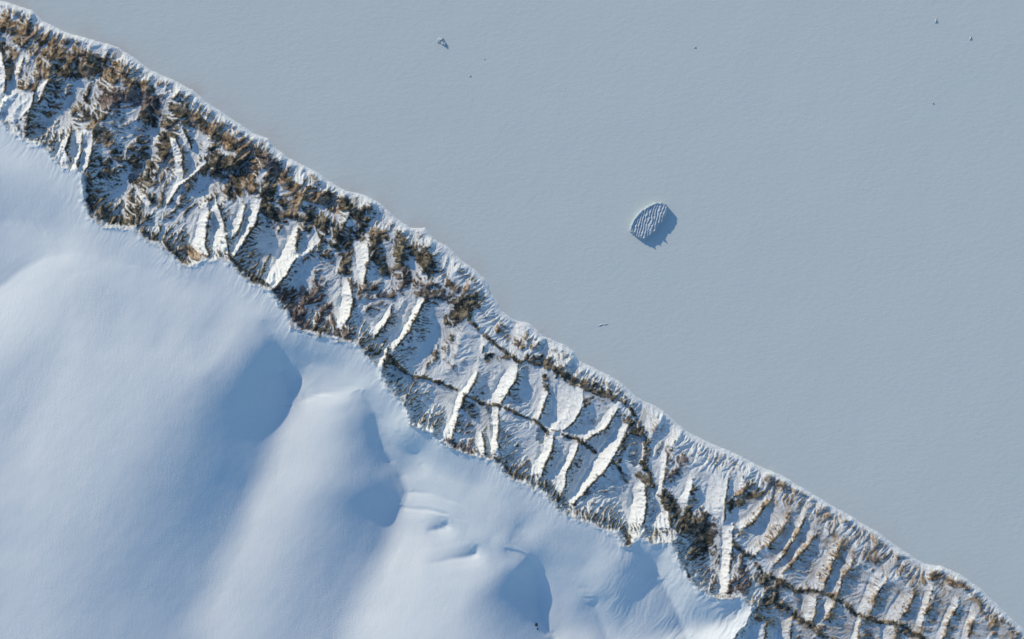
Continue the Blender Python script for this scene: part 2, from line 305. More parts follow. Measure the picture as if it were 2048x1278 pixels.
# natural ridges and gullies between the traced ones
wx2 = gx+16*fbm(gx, gy, 70, 3, 21); wy2 = gy+16*fbm(gx, gy, 70, 3, 31)
ca, sa = math.cos(math.radians(118)), math.sin(math.radians(118))      # gullies run towards the sea
al = wx2*ca+wy2*sa; ac = -wx2*sa+wy2*ca
rid = 1-2.6*np.abs(perlin(al/95, ac/34, 40)); rid2 = 1-2.6*np.abs(perlin(al/52+9, ac/17+3, 41))
west = 1-ss(560, 980, gx)
hm = hm + inside*((1.2+3.4*west)*(rid-.45)+(.6+1.3*west)*(rid2-.45))
hm = hm + inside*(1.5*fbm(gx, gy, 30, 4, 50))*(1+1.0*west)

rr = lambda sc_, sd_: 1-2.2*np.abs(perlin((gx+7*fbm(gx, gy, 30, 2, sd_+1))/sc_, (gy+7*fbm(gx, gy, 30, 2, sd_+3))/sc_, sd_))
rock_relief = ss(.1, .7, D)*(1-.7*snowface)*(8.0*(rr(58, 600)-.4)+3.6*(rr(27, 610)-.4)+1.0*(rr(11, 620)-.4))
hm = hm + inside*rock_relief*(.75+.5*west)
# a rocky step along each dark cliff band
def band(pts, w, jagseed):
    sl = window(pts, 60); x = wx[sl]; y = wy[sl]
    d, t, sd = polydist(pts, x, y); return sl, d, t, sd
for pts, hgt, w in ((CLIFF1, 6.0, 7), (CLIFF2, 6.0, 8), (CLIFF3, 6.0, 9), (LOOP1, 5, 8)):
    sl, d, t, sd = band(pts, w, 1)
    e = np.exp(-(d/w)**2)*hgt*(.6+.4*fbm(gx[sl], gy[sl], 12, 2, 60))
    hm[sl] += e*.45

# ------------------------------------------------------------------ the ice cap
# (line, depth at each point, width of the falling side, width of the rising side, softness); falling side lies to the left of the way the line is drawn
cap = Hr + 0.0
cap = cap + 0.055*np.clip(platS, 0, 900)**.95*ss(0, 120, platS)
ICE = [
 ([(-160,640),(0,572),(60,532),(110,509),(150,503),(200,512),(260,527),(320,545),(380,556),(430,566),(480,592),(530,632)], [34,28,19,11,7,5,6,7,7,6,4,0], 110, 150, 5),
 ([(526,636),(545,670),(560,700),(570,740),(577,780),(573,825),(557,870),(535,920),(505,990),(465,1080),(430,1160),(390,1260),(370,1500)], [0,10,24,42,52,56,57,60,63,59,51,45,41], [42,56,84,108,124,130,132,138,150,165,185,200,200], [105,105,105,105,105,115,130,140,150,150,150,150,150], [2,2,4,6,8,13,18,22,26,30,34,38,40]),
 ([(586,806),(612,800),(640,790),(690,778),(724,780)], [0,8,9,6,0], 24, 60, 3),
 ([(722,775),(752,826),(765,880),(780,925),(800,955),(812,985),(802,1015),(790,1050),(772,1100),(745,1150),(712,1210),(686,1278),(660,1500)], [0,19,40,55,61,62,63,63,61,57,53,49,46], [40,60,86,106,120,128,130,132,138,148,160,165,165], [110,110,110,110,110,110,120,130,140,150,150,150,150], [3,3,4,5,6,8,13,18,23,28,32,36,40]),
 ([(1006,1094),(1050,1114),(1070,1137),(1077,1170),(1077,1200),(1083,1235),(1095,1262),(1112,1300),(1130,1500)], [0,13,28,39,48,55,60,62,62], [40,50,75,98,108,112,114,115,115], 90, 3),
 ([(1254,1086),(1297,1118),(1331,1178),(1358,1238),(1378,1280),(1410,1340),(1450,1500)], [0,15,26,33,37,38,38], [26,45,70,88,95,95,95], 70, 3),
 ([(1390,1184),(1450,1215),(1478,1222),(1472,1250),(1462,1290),(1480,1500)], [0,8,13,14,14,14], 60, 120, 6),
 ([(800,1012),(812,1016),(850,1017),(890,1029),(900,1031)], [0,2.6,3.4,2.6,0], 16, 8, 1.5),
 ([(806,992),(830,984),(900,998),(935,1004)], [0,2.6,2,0], 14, 9, 2.5),
 ([(896,1034),(892,1052),(876,1062),(848,1067)], [0,9,8,0], 18, 22, 2),
 ([(954,1082),(948,1103),(926,1113),(890,1121),(846,1132)], [0,11,8,4,0], 19, 24, 2),
 ([(-160,500),(20,440),(90,462),(170,500)], [4,5,4,0], 60, 80, 12),
 ([(-160,330),(-40,338),(20,350),(80,372),(130,402),(165,440)], [-8,-13,-14,-12,-7,0], 62, 46, 9),
 ([(186,556),(150,640),(110,740),(60,860),(20,1000)], [0,7,9,7,0], [40,50,60,70,80], 100, 30),
 ([(505,580),(440,660),(400,740)], [0,7,0], 50, 50, 24),
 ([(380,590),(340,650),(310,720)], [0,4,0], 34, 36, 14),
 ([(270,560),(240,640),(230,720)], [0,3,0], 34, 36, 14),
 ([(1215,1106),(1245,1100),(1264,1098)], [0,8,4], 34, 20, 4),
 ([(1090,1010),(1040,1060),(1020,1090)], [0,5,0], 40, 40, 10),
 ([(640,700),(600,760),(590,800)], [0,5,0], 40, 40, 10),
 ([(780,850),(830,900),(850,960)], [0,6,0], 30, 40, 5),
 ([(1155,1160),(1190,1210),(1215,1290)], [0,8,14], 40, 30, 6),
]
def spline(pts, vals, n=7):
    P = [tuple(p) for p in pts]; P = [P[0]]+P+[P[-1]]; o = []; v = [[] for _ in vals]
    for k in range(1, len(P)-2):
        for q in range(n):
            t = q/n; a, b, c, d = P[k-1:k+3]
            o.append(tuple(.5*((2*b[e])+(-a[e]+c[e])*t+(2*a[e]-5*b[e]+4*c[e]-d[e])*t*t+(-a[e]+3*b[e]-3*c[e]+d[e])*t**3) for e in (0, 1)))
            for w_, src in zip(v, vals): w_.append(src[k-1]*(1-t)+src[k]*t)
    o.append(P[-2])
    for w_, src in zip(v, vals): w_.append(src[-1])
    return o, v
dep = np.zeros_like(gx)
cwx = gx+7*fbm(gx, gy, 90, 2, 70)+.25*fbm(gx, gy, 16, 2, 71); cwy = gy+7*fbm(gx, gy, 90, 2, 72)+.25*fbm(gx, gy, 16, 2, 73)
dl = np.full_like(gx, 999)
for pts, A, w1, w2, soft in ICE:
    n_ = len(pts); L_ = lambda v: v if isinstance(v, list) else [v]*n_
    pts, (A, w1, w2, soft) = spline(pts, [L_(A), L_(w1), L_(w2), L_(soft)], 4)
    sl = window(pts, 4.0*max(max(w1), max(w2))); x = cwx[sl]; y = cwy[sl]
    d, t, sd = polydist(pts, x, y); idx = np.arange(len(pts))
    a_, w1_, w2_, sf = (np.interp(t, idx, v).astype(np.float32) for v in (A, w1, w2, soft))
    q = d*sd; q = np.where(q > 0, np.sqrt(q*q+sf*sf)-sf, -np.sqrt(q*q+sf*sf)+sf)
    hinge = lambda u: np.log1p(np.exp(np.clip((1-u)*4.2, -30, 30)))/4.2
    f = np.where(q > 0, hinge(np.maximum(q, 0)/w1_)/hinge(0.0), np.exp(-(np.maximum(-q, 0)/w2_)**1.1))
    dep[sl] += a_*f; dl[sl] = np.minimum(dl[sl], d + 3*np.maximum(0, 4-a_) - np.minimum(sf, 0))
    dl[sl] = np.where((d < 30) & (sf > 12), np.maximum(dl[sl], 22), dl[sl])
b1 = gblur(dep, 7); b2 = gblur(dep, 20)
k1 = ss(4, 16, dl); k2 = ss(14, 50, dl)
dep = (dep*(1-k1)+b1*k1)*(1-k2)+b2*k2

ts = -((gx-350)*math.cos(math.radians(SUN_AZ))-(gy-640)*math.sin(math.radians(SUN_AZ)))
cap = cap - .062*150*np.log1p(np.exp(np.clip(ts/150, -20, 20)))*ss(0, 200, platS)
cap = cap - dep*ss(-30, 60, platS)
cap = cap + (2.2*fbm(gx, gy, 230, 3, 80)+0.10*fbm(gx, gy, 22, 3, 81)+.5*fbm(gx*.75+gy*.66, (gy*.75-gx*.66)*.35, 60, 3, 84))*ss(0, 60, plat)
# wind-scoured flutes near the rim and in the lower right
scour = np.exp(-((platS-6)/30.0)**2) + 1.4*ss(1120, 1260, gx)*ss(1080, 1180, gy)*np.exp(-(np.maximum(plat-20, 0)/140.0)**2)
cap = cap + .5*scour*((.9*perlin(al/46, ac/4.6, 85)+.9*perlin(al/70, ac/11, 86))*(.8+1.2*perlin(gx/55, gy/55, 87))*1.2+.3*fbm(gx, gy, 11, 3, 82)+0.8*fbm(gx, gy, 34, 3, 83))

Z = np.where(plat > 0, cap, hm)
# rim: a wind-packed lip over the rocks just below it
lip = np.exp(-(np.maximum(plat, 0)/6.0)**2)*np.where(plat > 0, 1, 0)*3.2*(.5+fbm(gx, gy, 14, 2, 90))
drop = ss(0, 12, -plat)*np.exp(-(np.maximum(-plat, 0)/55.0))*4.5*np.where(plat < 0, 1, 0)
Z = Z + lip - drop*ss(20, 60, inl)
Z = Z.astype(np.float32)

# ------------------------------------------------------------------ gullies drawn out downslope (noise advected along the fall line)
def erode(Z, mask, rounds=7, n=110000, steps=38):
    r = np.random.RandomState(11); jj_, ii_ = np.nonzero(mask); vis = np.zeros(NX*NY, np.float32); Zf = Z.ravel().copy()
    for rd in range(rounds):
        p = r.randint(0, len(jj_), n); u = ii_[p]+r.rand(n); v = jj_[p]+r.rand(n); du = np.zeros(n); dv = np.zeros(n); sed = np.zeros(n); vel = np.full(n, .6)
        for st in range(steps):
            u = np.clip(u, 1, NX-3.0); v = np.clip(v, 1, NY-3.0); i = u.astype(np.int32); j = v.astype(np.int32); a = u-i; b = v-j; k = j*NX+i
            z00, z10, z01, z11 = Zf[k], Zf[k+1], Zf[k+NX], Zf[k+NX+1]
            gu = (z10-z00)*(1-b)+(z11-z01)*b; gv = (z01-z00)*(1-a)+(z11-z10)*a; h = (z00*(1-a)+z10*a)*(1-b)+(z01*(1-a)+z11*a)*b
            du = du*.25-gu*.75; dv = dv*.25-gv*.75; L = np.sqrt(du*du+dv*dv)+1e-6; du = du/L; dv = dv/L
            u2 = np.clip(u+du, 1, NX-3.0); v2 = np.clip(v+dv, 1, NY-3.0); i2 = u2.astype(np.int32); j2 = v2.astype(np.int32); a2 = u2-i2; b2_ = v2-j2; k2_ = j2*NX+i2
            h2 = (Zf[k2_]*(1-a2)+Zf[k2_+1]*a2)*(1-b2_)+(Zf[k2_+NX]*(1-a2)+Zf[k2_+NX+1]*a2)*b2_
            dh = h2-h; cp = np.maximum(-dh, .02)*vel*2.2
            am = np.where((dh > 0), np.minimum(dh, sed), np.where(sed > cp, (sed-cp)*.25, -np.minimum((cp-sed)*.11, np.maximum(-dh, 0)*.5)))
            am = np.where(h < .5, np.maximum(am, 0)*0, am); sed = sed-am; vel = np.sqrt(np.maximum(vel*vel*.93-dh*.5, .05)); vel = np.minimum(vel, 2.2)
            w00 = am*(1-a)*(1-b); w10 = am*a*(1-b); w01 = am*(1-a)*b; w11 = am*a*b
            Zf += np.bincount(np.concatenate([k, k+1, k+NX, k+NX+1]), np.concatenate([w00, w10, w01, w11]), NX*NY).astype(np.float32)
            if rd >= 2: vis += np.bincount(k, None, NX*NY).astype(np.float32)
            u, v = u2, v2
        Z2 = Zf.reshape(NY, NX); Zf = (Z2*.85+blur(Z2, 1)*.15).ravel() if rd < rounds-1 else Zf
    return Zf.reshape(NY, NX), vis.reshape(NY, NX)
def lic(f, zb, steps, h):
    dy, dx = np.gradient(zb, RES); g = np.sqrt(dx*dx+dy*dy)+.02; dx = (dx/g).astype(np.float32); dy = (dy/g).astype(np.float32)
    acc = f.copy(); wsum = 1.0
    for sg in (1, -1):
        px, py = gx.copy(), gy.copy()
        for q in range(steps):
            vx = sample(dx, px, py); vy = sample(dy, px, py)
            px = px+sg*h*vx; py = py+sg*h*vy
            w = .5+.5*math.cos(math.pi*(q+1)/(steps+1)); acc = acc+w*sample(f, px, py); wsum += w
    return acc/wsum
emask = (inl > 8) & (plat < -2)
Z0 = Z.copy(); Ze, visits = erode(Z, emask)
mk = (ss(4, 18, inl)*(1-ss(-5, 0, plat))).astype(np.float32)
mk = mk*(1-.55*snowface); Z = (Z0*(1-mk)+np.clip(Ze, Z0-7, Z0+5)*mk).astype(np.float32)
flow = np.log1p(blur(visits, 1))
zb = blur(Z, 10)
def white(scale, seed): return perlin(gx/scale, gy/scale, seed)
def norm(f):
    m = (inl > 4) & (plat < 0); return (f-f[m].mean())/(f[m].std()+1e-6)
LA = norm(lic(white(3.4, 100).astype(np.float32), zb, 15, 1.8))
LB = norm(lic(white(7.5, 101).astype(np.float32), blur(Z, 40), 11, 3.6))
snowface0 = ss(.75, 1.3, np.abs(np.gradient(blur(hm, 4), RES)[1]))
mtn = ss(1, 8, inl)*(1-ss(-4, 2, plat))
amp = 1+.5*fbm(gx, gy, 60, 2, 110)
Z = Z + mtn*amp*((.22+.08*west)*LA + (.25+.15*west)*LB + .55*white(2.9, 120) + .5*snowface0*white(6.5, 121))
Z = np.where(sea > 0, np.minimum(Z, 0)-0.35*np.minimum(sea, 30), Z).astype(np.float32)
gyr, gxr = np.gradient(blur(Z, 3), RES); slope = np.sqrt(gxr**2+gyr**2)

# ---- snow and rock cover from relief, gullies and bedding
Dm = np.maximum(D*(1.05+.40*west), .31+.26*west+.20*ss(1500, 1600, gx))*(1-.80*snowface)
Dm = Dm + .05*(1-snowface)*ss(.5, 1.1, slope) + .12*snowface*ss(1480, 1560, gx)
conc = lambda n_: norm(np.clip(norm(blur(Z, n_)-Z), -2.5, 2.5))
tex = -.38*conc(3) - .55*conc(14) - .55*norm(np.clip(norm(gblur(Z, 11)-Z), -2.5, 2.5)) + .62*LA + .30*LB - (.25+.45*ss(6, 40, inl))*norm(flow) + .20*norm(fbm(gx, gy, 9, 3, 130)) + .45*norm(fbm(gx, gy, 34, 3, 131)) + .22*norm(white(2.7, 132)) + .35*norm(np.clip(slope, 0, 1.6))
vein = lambda sc_, sd_, wd: 1-ss(0, wd, np.abs(perlin((gx+9*fbm(gx, gy, 22, 2, sd_))/sc_, (gy+9*fbm(gx, gy, 22, 2, sd_+3))/sc_, sd_+6)))
strata = np.abs(np.sin((blur(Z, 2)+1.2*fbm(gx, gy, 40, 2, 145))*math.pi/4.4))
tex = tex + (1.3-.3*west)*vein(17, 420, .09) + (.9-.2*west)*vein(9, 440, .11) + 1.3*ss(1480, 1580, gx)*snowface*(1-ss(1180, 1200, gy-(gx-1600)*.35)) + .9*west*(strata**.6-.6) + .35*(1-west)*(strata**.6-.6)
tex = norm(tex)
thr = np.interp(Dm, [0, .2, .4, .6, .8, .95, 1.05], [3.2, 1.7, .95, .38, -.2, -.95, -1.45])
R = np.clip(ss(-.45, .45, tex-thr)*.92 + ss(1470, 1580, gx)*np.clip(.20+.10*LA+.08*norm(fbm(gx, gy, 28, 2, 640)), 0, .45) + .20*np.clip(D, 0, 1)*(1-snowface) + np.clip(.07+.06*LA+.07*norm(fbm(gx, gy, 26, 3, 650)), 0, .3)*(1-.7*snowface), 0, .93)*ss(3, 17, inl+6*fbm(gx, gy, 20, 3, 134))*(1-.75*ss(-9, -1, plat+9*fbm(gx, gy, 12, 3, 133)))
R = np.where(plat > 1.5, 0.0, R)
# a few grazed stones showing through the cap by the rim
R = np.clip(R + .5*ss(.9, 1.6, norm(fbm(gx, gy, 10, 3, 140)))*ss(0, 3, plat)*np.exp(-(np.maximum(plat, 0)/9)**2)*(D > .55), 0, 1)
dust = np.exp(-np.maximum(sea, 0)/26.0)*np.clip(.5+1.1*fbm(gx, gy, 75, 3, 150), 0, 1.3)*np.interp(gx, [0, 900, 1100, 2048], [1, .9, .45, .4])

# ------------------------------------------------------------------ materials
def mat(name):
    m = bpy.data.materials.new(name); m.use_nodes = True
    nt = m.node_tree; b = nt.nodes['Principled BSDF']; return m, nt, b
def node(nt, t, **k):
    n = nt.nodes.new(t)
    for a, v in k.items(): setattr(n, a, v)
    return n
def noise_node(nt, scale, detail=4, rough=.55, vec=None):
    n = node(nt, 'ShaderNodeTexNoise'); n.inputs['Scale'].default_value = scale; n.inputs['Detail'].default_value = detail
    n.inputs['Roughness'].default_value = rough
    nt.links.new(vec, n.inputs['Vector']); return n
def ramp(nt, fac, stops):
    r = node(nt, 'ShaderNodeValToRGB'); e = r.color_ramp.elements
    while len(e) < len(stops): e.new(.5)
    for q, (p, c) in enumerate(stops): e[q].position = p; e[q].color = (*c, 1)
    nt.links.new(fac, r.inputs['Fac']); return r.outputs['Color']
def mix(nt, fac, a, b):
    n = node(nt, 'ShaderNodeMix', data_type='RGBA')
    if hasattr(fac, 'links') or hasattr(fac, 'is_linked'): nt.links.new(fac, n.inputs[0])
    else: n.inputs[0].default_value = fac
    for q, v in ((6, a), (7, b)):
        if isinstance(v, tuple): n.inputs[q].default_value = (*v, 1)
        else: nt.links.new(v, n.inputs[q])
    return n.outputs[2]
def math_(nt, op, a, b=None, clamp=False):
    n = node(nt, 'ShaderNodeMath', operation=op); n.use_clamp = clamp
    for q, v in enumerate((a, b)):
        if v is None: continue
        if isinstance(v, (int, float)): n.inputs[q].default_value = v
        else: nt.links.new(v, n.inputs[q])
    return n.outputs[0]

SNOW = (0.79, 0.875, 0.89)
def ground_material(name, bumpd):
    m, nt, b = mat(name)
    at = node(nt, 'ShaderNodeAttribute', attribute_name='cover'); sep = node(nt, 'ShaderNodeSeparateColor'); nt.links.new(at.outputs['Color'], sep.inputs[0])
    tc = node(nt, 'ShaderNodeTexCoord'); v = tc.outputs['Object']
    n1 = noise_node(nt, .30, 5, .65, v); tone = math_(nt, 'ADD', math_(nt, 'MULTIPLY', at.outputs['Alpha'], .6), math_(nt, 'MULTIPLY', n1.outputs['Fac'], .4)); n2 = noise_node(nt, .045, 4, .6, v); n3 = noise_node(nt, .6, 3, .6, v)
    dark = ramp(nt, tone, [(.30, (.016, .018, .015)), (.46, (.048, .048, .036)), (.60, (.12, .108, .075)), (.74, (.24, .215, .165))])
    brown = ramp(nt, tone, [(.28, (.055, .040, .026)), (.44, (.20, .142, .084)), (.58, (.34, .26, .17)), (.74, (.50, .41, .31))])
    purp = ramp(nt, tone, [(.30, (.050, .040, .042)), (.5, (.13, .105, .105)), (.74, (.26, .22, .22))])
    olive = ramp(nt, n2.outputs['Fac'], [(.40, (1, 1, 1)), (.62, (1.0, .93, .72))])
    c = mix(nt, sep.outputs[1], dark, brown); c = mix(nt, sep.outputs[2], c, purp)
    mm = node(nt, 'ShaderNodeMix', data_type='RGBA', blend_type='MULTIPLY'); mm.inputs[0].default_value = .8
    nt.links.new(c, mm.inputs[6]); nt.links.new(olive, mm.inputs[7])
    # rock edge broken up below the mesh resolution
    k = math_(nt, 'MULTIPLY', math_(nt, 'SUBTRACT', n3.outputs['Fac'], .5), 1.1)
    f = math_(nt, 'ADD', sep.outputs[0], math_(nt, 'MULTIPLY', k, math_(nt, 'MULTIPLY', sep.outputs[0], 1.0)))
    mr = node(nt, 'ShaderNodeMapRange'); mr.inputs['From Min'].default_value = .08; mr.inputs['From Max'].default_value = .92
    nt.links.new(f, mr.inputs['Value'])
    snow = mix(nt, n2.outputs['Fac'], SNOW, (.775, .85, .865))
    col = mix(nt, mr.outputs[0], snow, mm.outputs[2])
    nt.links.new(col, b.inputs['Base Color'])
    b.inputs['Roughness'].default_value = .85; b.inputs['Specular IOR Level'].default_value = .12
    bp = node(nt, 'ShaderNodeBump'); bp.inputs['Strength'].default_value = 1.0; bp.inputs['Distance'].default_value = bumpd
    nt.links.new(n3.outputs['Fac'], bp.inputs['Height']); nt.links.new(bp.outputs['Normal'], b.inputs['Normal'])
    return m
m_mtn = ground_material('snow_and_rock', 1.3)
def cap_material():
    m, nt, b = mat('wind_packed_snow')
    at = node(nt, 'ShaderNodeAttribute', attribute_name='cover'); sep = node(nt, 'ShaderNodeSeparateColor'); nt.links.new(at.outputs['Color'], sep.inputs[0])
    v = node(nt, 'ShaderNodeTexCoord').outputs['Object']
    mp = node(nt, 'ShaderNodeMapping'); mp.inputs['Rotation'].default_value = (0, 0, math.radians(28)); mp.inputs['Scale'].default_value = (1, .38, 1); nt.links.new(v, mp.inputs['Vector'])
    n1 = noise_node(nt, .16, 4, .6, mp.outputs[0]); n2 = noise_node(nt, .0042, 3, .5, v); n3 = noise_node(nt, .45, 2, .5, v)
    snow = mix(nt, n2.outputs['Fac'], (.70, .825, .87), (.755, .85, .88))
    col = mix(nt, sep.outputs[0], snow, (.30, .27, .26)); nt.links.new(col, b.inputs['Base Color'])
    b.inputs['Roughness'].default_value = .8; b.inputs['Specular IOR Level'].default_value = .15
    h = math_(nt, 'ADD', math_(nt, 'MULTIPLY', n1.outputs['Fac'], .5), math_(nt, 'MULTIPLY', n3.outputs['Fac'], .42))
    bp = node(nt, 'ShaderNodeBump'); bp.inputs['Distance'].default_value = .8
    ns = noise_node(nt, .009, 3, .6, v); h = math_(nt, 'MULTIPLY', h, math_(nt, 'SUBTRACT', math_(nt, 'MULTIPLY', ns.outputs['Fac'], 2.6), .45)); nt.links.new(h, bp.inputs['Height']); nt.links.new(bp.outputs['Normal'], b.inputs['Normal'])
    return m
m_cap = cap_material()
def sea_material():
    m, nt, b = mat('snow_dusted_sea_ice')
    at = node(nt, 'ShaderNodeAttribute', attribute_name='cover'); sep = node(nt, 'ShaderNodeSeparateColor'); nt.links.new(at.outputs['Color'], sep.inputs[0])
    v = node(nt, 'ShaderNodeTexCoord').outputs['Object']
    mp = node(nt, 'ShaderNodeMapping'); mp.inputs['Rotation'].default_value = (0, 0, math.radians(-14)); mp.inputs['Scale'].default_value = (.6, 1, 1); nt.links.new(v, mp.inputs['Vector'])
    n1 = noise_node(nt, .13, 3, .6, mp.outputs[0]); n2 = noise_node(nt, .0018, 3, .5, v); n3 = noise_node(nt, .012, 4, .6, v)
    ice = mix(nt, n2.outputs['Fac'], (.58, .705, .71), (.645, .735, .74))
    col = mix(nt, sep.outputs[0], ice, (.58, .60, .575)); nt.links.new(col, b.inputs['Base Color'])
    b.inputs['Roughness'].default_value = .75; b.inputs['Specular IOR Level'].default_value = .15
    h = math_(nt, 'MULTIPLY', n1.outputs['Fac'], math_(nt, 'ADD', -.1, math_(nt, 'MULTIPLY', n3.outputs['Fac'], 2.2)))
    bp = node(nt, 'ShaderNodeBump'); bp.inputs['Distance'].default_value = .38
    nt.links.new(h, bp.inputs['Height']); nt.links.new(bp.outputs['Normal'], b.inputs['Normal'])
    return m
m_sea = sea_material()
def ice_material(name, base, bump=.5):
    m, nt, b = mat(name); v = node(nt, 'ShaderNodeTexCoord').outputs['Object']
    n = noise_node(nt, .25, 4, .6, v); nt.links.new(mix(nt, n.outputs['Fac'], base, tuple(min(1, c*1.12) for c in base)), b.inputs['Base Color'])
    b.inputs['Roughness'].default_value = .6; bp = node(nt, 'ShaderNodeBump'); bp.inputs['Distance'].default_value = bump
    nt.links.new(noise_node(nt, .5, 3, .6, v).outputs['Fac'], bp.inputs['Height']); nt.links.new(bp.outputs['Normal'], b.inputs['Normal'])
    return m
m_berg = ice_material('glacier_ice', (.36, .45, .50)); m_floe = ice_material('ridged_ice', (.42, .49, .53), .3)
m_berg_top = ice_material('packed_snow_cap', (.43, .54, .61), .35)

# ------------------------------------------------------------------ meshes
def axis(a, b, lo, hi, h):
    core = list(np.arange(a, b+h*.5, h)); left, right = [], []
    st = h; x = a
    while x > lo: st = min(st*1.12, 60); x -= st; left.append(x)
    st = h; x = b
    while x < hi: st = min(st*1.12, 60); x += st; right.append(x)
    return np.array(left[::-1]+core+right, dtype=np.float64)
AX = axis(-8, 2056, -1500, 3500, RES); AY = axis(-8, 1286, -1400, 2700, RES)
MX, MY = np.meshgrid(AX, AY)
fx, fy = MX.astype(np.float32), MY.astype(np.float32)
VZ = sample(Z, fx, fy); VR = sample(R.astype(np.float32), fx, fy)
VB = sample(np.clip(BR, 0, 1).astype(np.float32), fx, fy); VP = sample(np.clip(PU, 0, 1).astype(np.float32), fx, fy)
TONE = np.clip(.5+.20*norm(fbm(gx, gy, 13, 3, 510))+.16*LA+.14*norm(strata), 0, 1).astype(np.float32); VT = sample(TONE, fx, fy)
VS = sample(sea.astype(np.float32), fx, fy); VPl = sample(plat.astype(np.float32), fx, fy)
# outside the raster the shore and the rim simply run on along their traced ends
out = (fx < X0) | (fx > X1) | (fy < Y0) | (fy > Y1)
if out.any():
    d, t, sd = polydist([(-2600,-1200)]+COAST+[(4600,2900)], fx[out], fy[out]); VS[out] = -d*sd
    d2, t2, sd2 = polydist([(-2600,-900)]+RIM+[(3600,2900)], fx[out], fy[out]); VPl[out] = d2*sd2
    i_ = np.maximum(d*sd, 0); s_ = np.where(d2*sd2 > 0, 1, i_/(i_+np.maximum(-d2*sd2, 0)+1e-3))
    zz = 52*s_ + 12*fbm(fx[out], fy[out], 90, 3, 200)*np.where(s_ < 1, s_, .3)*1.2
    edge = np.clip(np.maximum(np.maximum(X0-fx[out], fx[out]-X1), np.maximum(Y0-fy[out], fy[out]-Y1))/150, 0, 1)
    zo = VZ[out]; VZ[out] = np.where(VS[out] > 0, -8, zo*(1-edge)+zz*edge)
    VR[out] = np.where(VPl[out] > 0, 0, VR[out])

def grid_object(name, mask, z, rgb, material):
    """mesh of the grid faces whose four corners... any face with mask true (mask on faces)"""
    ny, nx = z.shape; idx = np.arange(ny*nx).reshape(ny, nx)
    q = np.stack([idx[1:, :-1], idx[1:, 1:], idx[:-1, 1:], idx[:-1, :-1]], -1)[mask]
    used, inv = np.unique(q.ravel(), return_inverse=True)
    co = np.empty((len(used), 3), np.float32)
    co[:, 0] = MX.ravel()[used]-W/2; co[:, 1] = H/2-MY.ravel()[used]; co[:, 2] = z.ravel()[used]
    me = bpy.data.meshes.new(name); me.vertices.add(len(used)); me.vertices.foreach_set('co', co.ravel())
    nf = len(q); me.loops.add(nf*4); me.loops.foreach_set('vertex_index', inv.astype(np.int32).ravel())
    me.polygons.add(nf); me.polygons.foreach_set('loop_start', np.arange(0, nf*4, 4, dtype=np.int32)); me.polygons.foreach_set('loop_total', np.full(nf, 4, np.int32))
    me.update(calc_edges=True); me.polygons.foreach_set('use_smooth', np.ones(nf, bool))
    ca_ = me.color_attributes.new('cover', 'FLOAT_COLOR', 'POINT'); arr = np.ones((len(used), 4), np.float32)
    for k in range(len(rgb)): arr[:, k] = rgb[k].ravel()[used]
    ca_.data.foreach_set('color', arr.ravel()); me.materials.append(material); me.validate(); me.update()
    o = bpy.data.objects.new(name, me); C.objects.link(o); o['kind'] = 'structure'; return o
fm = lambda A: .25*(A[:-1, :-1]+A[1:, :-1]+A[:-1, 1:]+A[1:, 1:])
fs, fp = fm(VS), fm(VPl)
land = fs < 5
zero = np.zeros_like(VZ)
mo = grid_object('mountains', land & (fp <= 1.5), VZ, (VR, VB, VP, VT), m_mtn)
mo['label'] = 'rocky snow-streaked escarpment between the ice cap and the frozen sea'
co_ = grid_object('ice_cap', land & (fp > 1.5), VZ, (VR, zero, zero), m_cap)
co_['label'] = 'smooth blue-shaded ice cap above the escarpment'
# frozen sea: one sheet to the horizon, a gentle swell of drifted snow in it
AX2 = axis(-8, 2056, -9000, 11000, 6); AY2 = axis(-8, 1286, -9000, 10000, 6)
MX, MY = np.meshgrid(AX2, AY2); fx, fy = MX.astype(np.float32), MY.astype(np.float32)
SD = sample(np.clip(dust, 0, 1).astype(np.float32), fx, fy)*((fx > X0) & (fx < X1) & (fy > Y0) & (fy < Y1))
SZ = -.25+.35*fbm(fx, fy, 150, 2, 160)+.10*fbm(fx, fy, 28, 2, 161)
cd, ct, cs = polydist([(-16000,-10100)]+COAST[1:-1]+[(16000,9900)], fx, fy)
off_shore = fm(-cd*cs) > -26
so = grid_object('sea_ice', off_shore, SZ.astype(np.float32), (SD, np.zeros_like(SD), np.zeros_like(SD)), m_sea)
so['label'] = 'flat frozen sea dusted with snow'

# ------------------------------------------------------------------ things
def tag(o, label, cat, group=None):
    o['label'] = label; o['category'] = cat
    if group: o['group'] = group
def mesh_obj(name, verts, faces, m, loc=(0, 0, 0), parent=None, smooth=False):
    me = bpy.data.meshes.new(name); me.from_pydata(verts, [], faces); me.materials.append(m); me.update()
    if smooth: me.polygons.foreach_set('use_smooth', [True]*len(me.polygons))
    o = bpy.data.objects.new(name, me); C.objects.link(o); o.location = loc
    if parent: o.parent = parent
    return o

